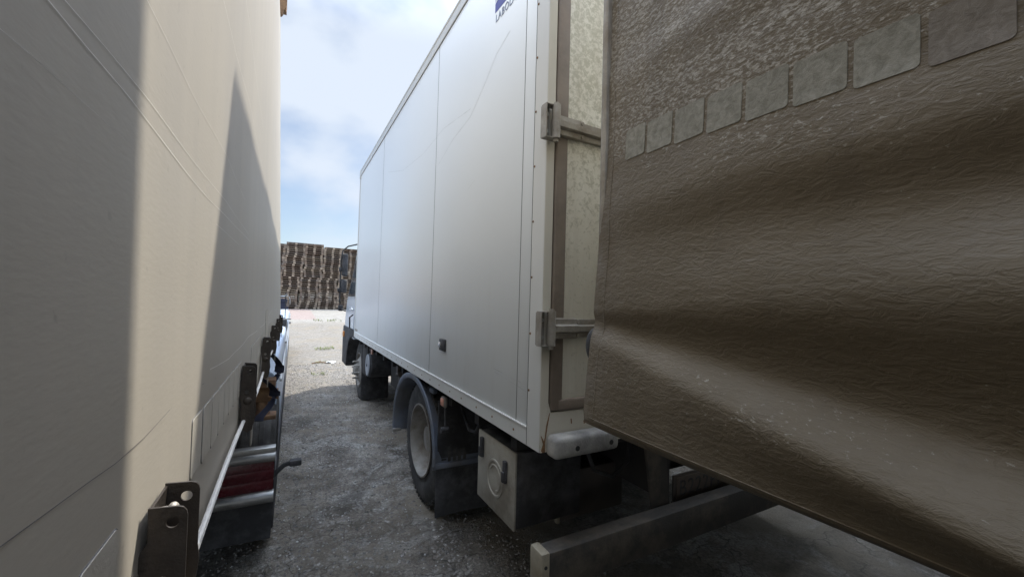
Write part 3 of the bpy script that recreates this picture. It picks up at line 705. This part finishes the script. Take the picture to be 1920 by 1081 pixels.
# ---- cab
m = MB()
def cabsec(z):  # side x at height
    return lerp_tab([(.55, .945), (1.2, .945), (1.6, .965), (2.45, 1.075), (2.65, 1.12)], z)
def cabfront(z): return lerp_tab([(.5, 8.25), (1.5, 8.22), (2.5, 8.0), (2.7, 7.85)], z)
zs = [.95, 1.2, 1.5, 1.62, 1.9, 2.2, 2.45, 2.6, 2.68]
b = bmesh.new(); rings = []
for z in zs:
    xl = cabsec(z); xr = 2*2.18-xl; yf = cabfront(z); yb = 6.93; r = .12
    ring = [(xl, yb), (xl, yf-r), (xl+r*.35, yf-r*.35), (xl+r, yf), (xr-r, yf), (xr-r*.35, yf-r*.35), (xr, yf-r), (xr, yb)]
    rings.append([b.verts.new((x, y, z)) for x, y in ring])
for i in range(len(rings)-1):
    for k in range(8): b.faces.new((rings[i][k], rings[i][(k+1) % 8], rings[i+1][(k+1) % 8], rings[i+1][k]))
b.faces.new(rings[0]); b.faces.new(rings[-1]); bmesh.ops.recalc_face_normals(b, faces=b.faces); m._add(b)
MCAB = m_truckwhite('cab_paint', (.42, .47, .52), .25, .6)
cb = m.build('cab', MCAB, BT, ang=30)
def cabpanel(y0, y1, z0, z1, off, mat, name, parent, n=6):
    m = MB(); b = bmesh.new(); A = []; 
    for k in range(n+1):
        z = z0+(z1-z0)*k/n; x = cabsec(z)-off
        A.append((b.verts.new((x, y0, z)), b.verts.new((x, y1 if not callable(y1) else y1(z), z)), b.verts.new((x+off+.01, y1 if not callable(y1) else y1(z), z)), b.verts.new((x+off+.01, y0, z))))
    for k in range(n):
        for q in range(4): b.faces.new((A[k][q], A[k][(q+1) % 4], A[k+1][(q+1) % 4], A[k+1][q]))
    b.faces.new(A[0]); b.faces.new(A[-1][::-1]); bmesh.ops.recalc_face_normals(b, faces=b.faces); m._add(b); return m.build(name, mat, parent, ang=30)
dr = cabpanel(7.02, lambda z: cabfront(z)-.13, 1.05, 1.58, .006, MCAB, 'cab_door', cb)
cabpanel(7.10, lambda z: cabfront(z)-.2, 1.64, 2.36, .008, MGLASS, 'side_window', cb)
cabpanel(7.02, 7.08, 1.6, 2.42, .014, MBLK, 'window_frame', cb)
m = MB(); m.tube([(.935, 7.10, 1.42), (.905, 7.12, 1.43), (.90, 7.17, 1.43), (.905, 7.24, 1.43), (.935, 7.26, 1.42)], .012, 8); m.sph((.925, 7.18, 1.43), .045, (.35, 1, .7), 12); m.build('door_handle', MCHROME, dr)
m = MB(); m.tube([(.93, 7.02, 1.10), (.885, 7.03, 1.13), (.88, 7.03, 1.30), (.93, 7.02, 1.34)], .012, 8); m.build('grab_rail', MBLK, cb)
# cab wheel arch in black plastic
pts = [(7.60+.02, .44)] + [(7.02+math.cos(R_(180*k/20))*.62, .52+math.sin(R_(180*k/20))*.52) for k in range(1, 14)]
m = MB(); pts2 = [(8.15, .45), (8.2, .75), (8.16, 1.0), (7.9, 1.06), (7.5, 1.06)] 
m.prism([(8.24, .42), (8.27, .8), (8.22, 1.10), (6.92, 1.10), (6.92, .98), (7.15, .98), (7.42, .88), (7.60, .68), (7.68, .42)], 'x', .925, 1.30, .008); m.prism([(8.24, .42), (8.27, .8), (8.22, 1.10), (6.92, 1.10), (6.92, .98), (7.15, .98), (7.42, .88), (7.60, .68), (7.68, .42)], 'x', 3.06, 3.43, .008)
m.box(1.3, 3.06, 8.0, 8.26, .42, .98, .02)
wa = m.build('cab_wheel_arch', MBLK, cb)
m = MB(); m.box(.90, .935, 8.0, 8.12, .90, 1.0, .012); m.build('turn_lamp', MAMB, cb)
# mirrors and arm
m = MB()
ym = 8.28
m.tube([(1.12, 8.0, 2.62), (.95, 8.2, 2.58), (.87, ym, 2.50), (.845, ym, 2.3), (.845, ym, 1.55), (.87, ym-.02, 1.40), (.95, 8.2, 1.36)], .013, 10)
ma = m.build('mirror_arm', MBLK, cb)
m = MB(); m.box(.865, .965, ym-.05, ym+.04, 2.02, 2.44, .025, 3); m.box(.815, .875, ym-.03, ym+.03, 2.10, 2.18, .012); m.build('mirror', MBLK, ma)
m = MB(); m.box(.86, .96, ym-.05, ym+.05, 1.70, 1.95, .03, 3); m.box(.80, .87, ym-.03, ym+.03, 1.72, 1.79, .012); m.build('mirror', MBLK, ma)
m = MB(); m.box(.83, .91, ym-.03, ym+.04, 1.36, 1.47, .015); m.build('arm_mount', MBLK, ma)

# ------------------------------------------------------------------ left curtain body (local frame turned clockwise)
PHI = -R_(.5227)
TL = thing('curtain_truck', 'grey beige tarpaulin sided truck body with steel buckles along its hem at left', 'truck', (-1.35, 1.0, 0), PHI)
AX = -.09; YL = 4.02
def lxx(y, z):
    w = .0012*math.sin(y*7+z*.6)+.0018*math.sin(y*19+1)*math.exp(-(z-1.3)*2.5)
    fl = -.010*math.exp(-((z-1.36)/.05)**2)
    t_ = max(0, min(1, (y-1.3)/2.6)); t_ = t_*t_*(3-2*t_)
    return AX + (w if z > 1.5 else w*.4) - (z-1.45)*(.012+.028*t_ if z > 1.45 else 0)
def cfn(u, v):
    y = YL-u*5.2/.9 if u < .9 else YL-5.2-(u-.9)*38; z = 1.335+v*(4.02-1.335); return (lxx(y, z), y, z)
m = MB(); m.grid(cfn, 400, 50, thick=(-.004, 0, 0)); lc = m.build('curtain', MLC, TL, ang=60)
def hfn(u, v):  # hem folding inwards
    y = YL-u*9; a = v; z = 1.335-.10*a; return (AX-.004-.030*a**1.5+.002*math.sin(y*9), y, z)
m = MB(); m.grid(hfn, 120, 8, thick=(-.004, 0, 0)); m.build('hem', MHEM, TL, ang=60)
# long scratches: unprojected positions in (y,z) on the curtain
def scr(mb, pts, w): 
    P = []
    for (a, c) in zip(pts, pts[1:]):
        for k in range(8): t = k/8; P.append((a[0]+(c[0]-a[0])*t, a[1]+(c[1]-a[1])*t))
    P.append(pts[-1]); mb.ribbon([(lxx(y, z)+.0005, y, z) for y, z in P], w*.5, (1, 0, 0), h=.00005)
# pixel-measured scratch paths, given as (y, z) in metres on the sheet
LINES_LIGHT = [([(0.2321, 1.7377), (0.2703, 1.7374), (0.3231, 1.7379), (0.425, 1.7358), (0.6037, 1.7331), (1.0892, 1.7407)], 0.00127), ([(0.2447, 1.746), (0.2886, 1.7487), (0.3634, 1.7519), (0.4809, 1.7534), (0.735, 1.7565), (1.0583, 1.7512)], 0.001), ([(0.3492, 1.8146), (0.4077, 1.8161), (0.5153, 1.8169), (0.7112, 1.8219), (0.9617, 1.8079)], 0.0009), ([(0.6434, 2.0077), (0.7677, 2.0024), (1.0051, 2.015), (1.5046, 1.9983)], 0.00139), ([(0.2022, 1.7088), (0.2294, 1.7098), (0.2683, 1.7099), (0.3231, 1.7102)], 0.00039), ([(0.6506, 1.7112), (0.8927, 1.7115)], 0.00091), ([(0.6468, 1.5225), (0.8241, 1.5121), (1.1382, 1.5196), (1.477, 1.5122), (1.7976, 1.5148), (2.3351, 1.5439)], 0.00227), ([(0.8698, 2.1563), (1.0794, 2.1322), (1.4067, 2.1173)], 0.00159)]
LINES_DARK = [([(0.2193, 1.5257), (0.2523, 1.5232), (0.295, 1.5201), (0.328, 1.5171), (0.3825, 1.5157), (0.4629, 1.5171), (0.614, 1.5109)], 0.00112)]
for P, w in LINES_LIGHT: m = MB(); scr(m, P, w); m.build('scratch', MSCR, lc, smooth=False)
for P, w in LINES_DARK: m = MB(); scr(m, P, w); m.build('scratch', MSCRD, lc, smooth=False)
# patches
def lpatch(y0, y1, z0, z1, r=.006):
    m = MB()
    for mi, g_, h_ in ((1, .0012, .0004), (0, 0, .0009)):
        ps = rrect(y0-g_, y1+g_, z0-g_, z1+g_*.5, r+g_*.8, 4); b = bmesh.new()
        A = [b.verts.new((lxx(y, z)+h_, y, z)) for y, z in ps]; B = [b.verts.new((lxx(y, z)-.001, y, z)) for y, z in ps]
        b.faces.new(A)
        for k in range(len(A)): b.faces.new((A[k], B[k], B[(k+1) % len(A)], A[(k+1) % len(A)]))
        bmesh.ops.recalc_face_normals(b, faces=b.faces); m.mi = mi; m._add(b)
    return m.build('patch', [MPL, MSEAM], TL, smooth=False)
lpatch(.555, .606, 1.418, 1.482, .004)
for k in range(7): y = .613+k*.0575; lpatch(y, y+.054, 1.414, 1.482)
for k in range(5): y = .055+k*.0575; lpatch(y, y+.054, 1.405, 1.475)
for k in range(8): y = 1.25+k*.0575; lpatch(y, y+.054, 1.418, 1.486)
for k in range(7): y = 2.12+k*.0575; lpatch(y, y+.054, 1.418, 1.486)
lpatch(1.84, 1.98, 1.43, 1.56, .02)
# buckles
def flange():
    """plate perpendicular to Y: x from curtain outwards, outline in (x,z)"""
    x0 = AX+.004
    return [(x0, 1.4640), (x0+.0175, 1.4625), (x0+.0205, 1.4612), (x0+.0225, 1.4585), (x0+.0232, 1.4550), (x0+.0235, 1.4100), (x0+.025, 1.3980), (x0+.023, 1.3800), (x0+.025, 1.3600), (x0+.022, 1.3330), (x0+.014, 1.3270), (x0+.004, 1.3350), (x0+.0, 1.3900), (x0-.002, 1.4150), (x0-.005, 1.4240), (x0-.003, 1.4340), (x0+.001, 1.4400)]
def ring_plate(mb, P, hole, hr, y0, y1):
    """outline P in (x,z) with a round hole, extruded in y"""
    b = bmesh.new(); n = 20
    def layer(y):
        o = [b.verts.new((x, y, z)) for x, z in P]; h = [b.verts.new((hole[0]+hr*math.cos(2*math.pi*k/n), y, hole[1]+hr*math.sin(2*math.pi*k/n))) for k in range(n)]
        eo = [b.edges.new((o[i], o[(i+1) % len(o)])) for i in range(len(o))]; eh = [b.edges.new((h[i], h[(i+1) % n])) for i in range(n)]
        bmesh.ops.triangle_fill(b, edges=eo+eh, use_beauty=True); return o, h
    o0, h0 = layer(y0); o1, h1 = layer(y1)
    for A, B in ((o0, o1), (h0, h1)):
        for i in range(len(A)): b.faces.new((A[i], A[(i+1) % len(A)], B[(i+1) % len(A)], B[i]))
    bmesh.ops.recalc_face_normals(b, faces=b.faces); mb._add(b)
BY = .384; BW = .045
m = MB(); x0 = AX+.004
P = flange()
ring_plate(m, P, (x0+.0145, 1.4515), .0040, BY, BY+.0018)
ring_plate(m, P, (x0+.0145, 1.4515), .0040, BY+BW, BY+BW+.0018)
m.prism([(x0, 1.4620), (x0+.0018, 1.4620), (x0+.0018, 1.3350), (x0, 1.3350)], 'y', BY+.0018, BY+BW)
bk = m.build('buckle', MZINC, TL, ang=30)
m = MB(); m.cyl((x0+.002, BY+.024, 1.4515), (x0+.008, BY+.024, 1.4515), .0028, 10); m.sph((x0+.010, BY+.024, 1.4515), .005, (.8, 1, 1), 12); m.build('rivet', MZL, bk)
m = MB(); m.box(x0+.008, x0+.011, BY+.006, BY+BW-.004, 1.3500, 1.4100, .001); m.cyl((x0+.010, BY, 1.4100), (x0+.010, BY+BW, 1.4100), .004, 12); m.box(x0+.018, x0+.021, BY+.012, BY+BW-.010, 1.2950, 1.3500, .001); m.build('lever', MZL, bk)
m = MB(); m.sph((x0+.012, BY-.001, 1.3920), .008, (1, .45, 1), 12); m.build('rivet', MZINC, bk)
bdy = [0, .612, 1.23, 1.87, 2.52, 3.12]
def kids(o): return [c for c in COL.objects if c.parent == o]
src_k = kids(bk)
for d in bdy[1:]:
    c = bk.copy(); COL.objects.link(c); c.parent = TL; c.location = (0, d, .010)
    for q in src_k: e = q.copy(); COL.objects.link(e); e.parent = c
# customs cord through the buckles
m = MB(); cx_ = AX+.011
pp = []
for k in range(0, 46):
    y = -1.0+k*.11; pp.append((cx_+.002*math.sin(y*6), y, 1.358+.003*math.sin(y*8)))
m.tube(pp, .0036, 8); m.build('cord', MCORD, TL)
# straps hanging
def strap(y, w, h, z0, r_):
    m = MB(); pts_ = [(AX-.012+w*math.sin(math.pi*min(1, k/14*1.05)), y+.05*math.sin(k/14*3), z0-h*k/14) for k in range(15)]
    m.tube(pts_, r_, 8, flat=(1.0, .14)); m.build('strap', MSTRAP, TL)
strap(1.86, .052, .17, 1.30, .02); strap(2.62, .05, .2, 1.30, .024)
# body behind
m = MB(); m.box(-2.6, AX-.16, -5, YL-.02, 1.26, 3.98, .01); m.build('body', MFRAME, TL)
m = MB(); m.box(-2.62, AX-.115, -5, YL, 3.99, 4.06, .01); m.build('roof', MCREAM, TL)
m = MB(); m.prism([(-2.6, 1.26), (AX-.012, 1.26), (AX-.012, 1.45), (AX-.125, 4.0), (-2.6, 4.0)], 'y', YL-.018, YL+.01); m.build('front_wall', MLC, TL)
m = MB(); m.box(-2.55, AX-.05, -5, YL-.05, 1.14, 1.26, .01); m.box(-1.9, -1.8, -5, 3.9, .82, 1.14, .01); m.box(-.92, -.82, -5, 3.9, .82, 1.14, .01); m.build('chassis', MFRAME, TL)
m = MB(); m.prism([(AX-.15, 3.98), (AX-.08, 3.98), (AX-.062, 3.98), (AX-.06, 4.05), (AX-.15, 4.05)], 'z', 4.08, 4.3)
m.prism([(AX-.15, 4.3), (AX-.062, 4.3), (AX-.058, 4.12), (AX-.095, 4.04), (AX-.15, 4.04)], 'y', 3.97, 4.03); m.build('corner_casting', MRUST, TL)
# rusty twist lock bracket
m = MB(); yt = 2.55
m.box(-.35, -.065, yt, yt+.10, 1.12, 1.165, .006); m.box(-.30, -.085, yt+.02, yt+.09, 1.045, 1.12, .005); m.box(-.12, -.052, yt+.02, yt+.06, 1.085, 1.11, .008); tw = m.build('twist_lock', MRUST, TL)
m = MB(); m.cyl((-.13, yt+.05, .975), (-.13, yt+.05, 1.045), .045, 14, .028); m.box(-.32, -.058, yt, yt+.1, .952, .975, .004); m.cyl((-.10, yt+.02, 1.07), (-.05, yt+.02, 1.065), .010, 8); m.build('lock_pin', MRUST, tw)
# rear lamp panel with bright bars, flap below, hook
yp = 2.8
def zpx(z): return z
m = MB(); m.box(-.75, -.055, yp+.01, yp+.05, .40, .715, .006); lp_ = m.build('lamp_housing', MBLK, TL)
m = MB(); m.cyl((-.75, yp, .672), (-.055, yp, .672), .028, 20); m.box(-.75, -.055, yp-.012, yp+.05, .695, .727, .004); m.build('bright_bar', MALU, lp_)
m = MB(); m.cyl((-.75, yp, .444), (-.057, yp, .444), .036, 20); m.build('bright_bar', MALU, lp_)
m = MB(); m.box(-.74, -.060, yp-.004, yp+.012, .475, .650, .006); m.box(-.74, -.060, yp-.010, yp-.003, .555, .60, .004); m.box(-.74, -.060, yp-.009, yp-.003, .49, .54, .004); m.build('red_lens', MRED, lp_)
m = MB(); m.grid(lambda u, v: (-.80+u*.745-.01*v, yp+.03+.01*math.sin(u*4), .41-v*.225), 10, 6, thick=(0, .01, 0)); m.build('mudflap', MBLK, TL)
m = MB(); m.tube([(-.07, yp+.02, .54), (-.045, yp+.02, .57), (-.01, yp+.02, .602), (.03, yp+.02, .612), (.075, yp+.02, .608)], .014, 8, flat=(.45, 1)); m.box(.02, .085, yp, yp+.05, .592, .626, .006); m.build('hook', MBLK, TL)
for (x, y) in ((-.36, 3.35), (-2.5, 3.35)):
    wheel(TL, x, y, .5, .3)

# ------------------------------------------------------------------ low flatbed ahead of it with pale blue side fairings
FT = thing('flatbed_trailer', 'low flatbed trailer with pale blue side fairings beyond the beige curtain truck', 'trailer', (-1.3, 8.5, 0), PHI)
def fairing(y0, y1, z0, z1, xo):
    m = MB(); m.prism([(xo, z0), (xo, z1-.10), (xo-.02, z1-.03), (xo-.07, z1), (xo-.28, z1+.005), (xo-.28, z0)], 'y', y0, y1, .006); return m
fairing(3.12, 7.6, .42, 1.13, -.072).build('side_fairing', MSKIRT, FT)
fairing(9.2, 14.0, .42, 1.19, -.072).build('side_fairing', MSKIRT, FT)
m = MB(); m.box(-.30, -.085, 7.7, 9.1, .6, 1.1, .01); m.box(-.16, -.08, 7.9, 8.3, 1.0, 1.22, .02); m.build('valve_box', MBLK, FT)
m = MB(); m.box(-.065, -.050, 3.5, 13.8, .98, 1.0, .003); m.box(-.066, -.045, 5.5, 13.9, 1.06, 1.085, .003); m.build('edge_rail', MALU, FT)
m = MB(); m.box(-.10, -.058, 3.10, 13.9, .10, .42, .01); m.build('lower_skirt', MBLK, FT)
m = MB(); m.box(-.05, -.02, 8.6, 8.64, 1.10, 1.14, .004); m.box(-.08, -.02, 8.2, 8.24, 1.20, 1.22, .004); m.build('rope_hook', MALU, FT)
m = MB(); m.box(-2.5, -.35, 3.3, 14, .85, 1.05, .02); m.box(-1.9, -1.8, 3.3, 14, .6, .85); m.box(-.9, -.8, 3.3, 14, .6, .85); m.build('deck', MFRAME, FT)
for y in (5.2, 11.5): wheel(FT, -.36, y, .45, .28); wheel(FT, -2.4, y, .45, .28)
m = MB(); m.box(-.5, -.13, 12.2, 12.26, 1.45, 1.53, .004); m.box(-.5, -.10, 12.2, 12.25, 1.26, 1.33, .004); m.box(-.45, -.15, 12.22, 12.24, 1.33, 1.45); m.build('rack', MSTRAP, FT)
m = MB(); m.tube([(-.5, 12.18, 1.60), (-.12, 12.18, 1.61)], .012, 6); m.tube([(-.5, 12.18, 1.26), (-.10, 12.18, 1.26)], .010, 6); m.cyl((-.16, 12.16, 1.63), (-.16, 12.20, 1.63), .035, 12); m.tube([(-.10, 12.18, 1.60), (-.075, 12.18, 1.52), (-.07, 12.18, 1.40)], .010, 6); m.build('rack_rail', MALU, FT)
m = MB(); m.cyl((-.125, 9.0, 1.1), (-.125, 9.0, 1.68), .007, 8); m.build('aerial_pole', MBLK, FT)

# ------------------------------------------------------------------ pallets
def pallet_mesh(name, seed):
    rnd = random.Random(seed); m = MB(); LX, LY = 1.14, .8
    for x in (0, LX/2-.07, LX-.14):
        for y in (0, .33, .66): m.mi = 1 if rnd.random() < .27 else 0; m.box(x, x+.14, y+rnd.uniform(-.02, .005), y+.14, .022, .100)
    m.mi = 0
    for y in (0, .35, .70): m.box(0, LX, y, y+.10, 0, .0215)
    for x in (0, LX/2-.07, LX-.14): m.box(x, x+.14, 0, LY, .1005, .1215)
    for y in (.37,): m.box(.141, LX/2-.071, y, y+.03, .022, .100); m.box(LX/2+.071, LX-.141, y, y+.03, .022, .100)
    for k, y in enumerate((0, .165, .33, .50, .66)):
        if rnd.random() < .1 and k: continue
        m.box(rnd.uniform(-.015, .01), LX+rnd.uniform(-.01, .015), y, y+.13, .122, .1425)
    me_o = m.build(name, [MWOOD, MWOODP], smooth=False); return me_o
protos = [pallet_mesh('wooden_pallet', s) for s in range(9)]
PMESH = [p.data for p in protos]
for p in protos: bpy.data.objects.remove(p)
ORD = ['', 'lowest', 'second', 'third', 'fourth', 'fifth', 'sixth', 'seventh', 'eighth', 'ninth', 'tenth', 'eleventh', 'twelfth', 'thirteenth', 'fourteenth', 'fifteenth', 'sixteenth', 'seventeenth', 'eighteenth', 'nineteenth', 'twentieth',
       'twenty-first', 'twenty-second', 'twenty-third', 'twenty-fourth', 'twenty-fifth', 'twenty-sixth', 'twenty-seventh', 'twenty-eighth', 'twenty-ninth', 'thirtieth', 'thirty-first']
WHERE = ['the outermost left stack', 'the stack behind the curtain', 'the stack at the curtain edge', 'the stack right of the curtain edge', 'the middle stack', 'the stack right of the middle',
         'the stack beside the mirrors', 'the stack behind the cab', 'the outermost right stack']
YP = 31.0; ZP = gz(31)
tops = [30, 30, 31, 31, 30, 30, 30, 29, 29]
for ci in range(9):
    xb = -2.95+ci*1.17
    j0 = random.uniform(-.03, .03)
    for li in range(tops[ci]):
        me = random.choice(PMESH)
        o = bpy.data.objects.new('wooden_pallet', me); COL.objects.link(o)
        lean = li*.0075 + (.14 if li >= 15 else 0)
        j0 = j0*.6+random.uniform(-.04, .04)
        o.location = (xb+lean+j0, YP+random.uniform(-.05, .05), ZP+.01+li*.1440+(.004*li if False else 0)); o.rotation_euler = (0, 0, random.uniform(-.02, .02))
        tag(o, 'wooden pallet, %s from the ground in %s' % (ORD[li+1], WHERE[ci]), 'pallet', 'wooden pallets stacked at the far end of the yard')

# the rows behind the front one read as one dark mass of pallets
b = bmesh.new()
for ci in range(8):
    for li in range(29):
        me = PMESH[(ci*5+li*3) % len(PMESH)]; n0 = len(b.verts); b.from_mesh(me); b.verts.ensure_lookup_table()
        off = Vector((-2.4+ci*1.17+li*.0075+(.14 if li >= 15 else 0)+random.uniform(-.03, .03), YP+.95, ZP+.01+li*.144))
        for v in b.verts[n0:]: v.co += off
m = MB(); m.bm.free(); m.bm = b
tag(m.build('pallet_rows', [MWOOD, MWOODP], smooth=False), 'mass of wooden pallets packed behind the front row of stacks', 'pallets', kind='stuff')
# ------------------------------------------------------------------ weeds, litter
def weed(x, y, n, h, spread, label, parent=None):
    m = MB()
    for k in range(n):
        a = random.random()*6.28; l = h*random.uniform(.5, 1); sx, sy = math.cos(a), math.sin(a); w = .006+h*.04
        p0 = Vector((x+random.uniform(-.5, .5)*spread, y+random.uniform(-.5, .5)*spread, gz(y)))
        p1 = p0+Vector((sx*l*.35, sy*l*.35, l*.7)); p2 = p1+Vector((sx*l*.5, sy*l*.5, l*.05))
        m.tube([p0, p1, p2], [w*.5, w, w*.15], 4, flat=(1, .2))
    return tag(m.build('weed', MWEED, smooth=False), label, 'weed', 'weeds growing in the sunlit yard')
weed(1.0, 13.2, 60, .10, .5, 'pale green weed tuft nearest the truck cab, furthest but one from camera')
weed(.62, 9.4, 40, .05, .3, 'small flat weed just past the edge of the shade')
weed(1.7, 21.5, 60, .14, 1.2, 'weed strip along the edge of the far concrete apron')
weed(.75, 10.9, 26, .07, .25, 'dry weed beside the scrap of white litter')
m = MB(); m.grid(lambda u, v: (.86+u*.22, 10.75+v*.16+.03*math.sin(u*9), gz(10.8)+.02+.022*math.sin(u*7+v*5)), 6, 5, thick=(0, 0, .002)); tag(m.build('litter', MPAPER), 'crumpled scrap of white litter lying on the sunlit gravel', 'litter')
m = MB(); m.tube([(.55, 10.75, gz(10.8)+.02), (.7, 10.8, gz(10.8)+.04), (.85, 10.78, gz(10.8)+.02)], .012, 6); m.tube([(.68, 10.8, gz(10.8)+.03), (.75, 10.9, gz(10.8)+.06)], .007, 5); tag(m.build('stick', MRUST), 'short dry brown stick lying beside the white litter', 'stick')
# far off wooded edge of the yard, seen over nothing but reflected in the glossy truck side
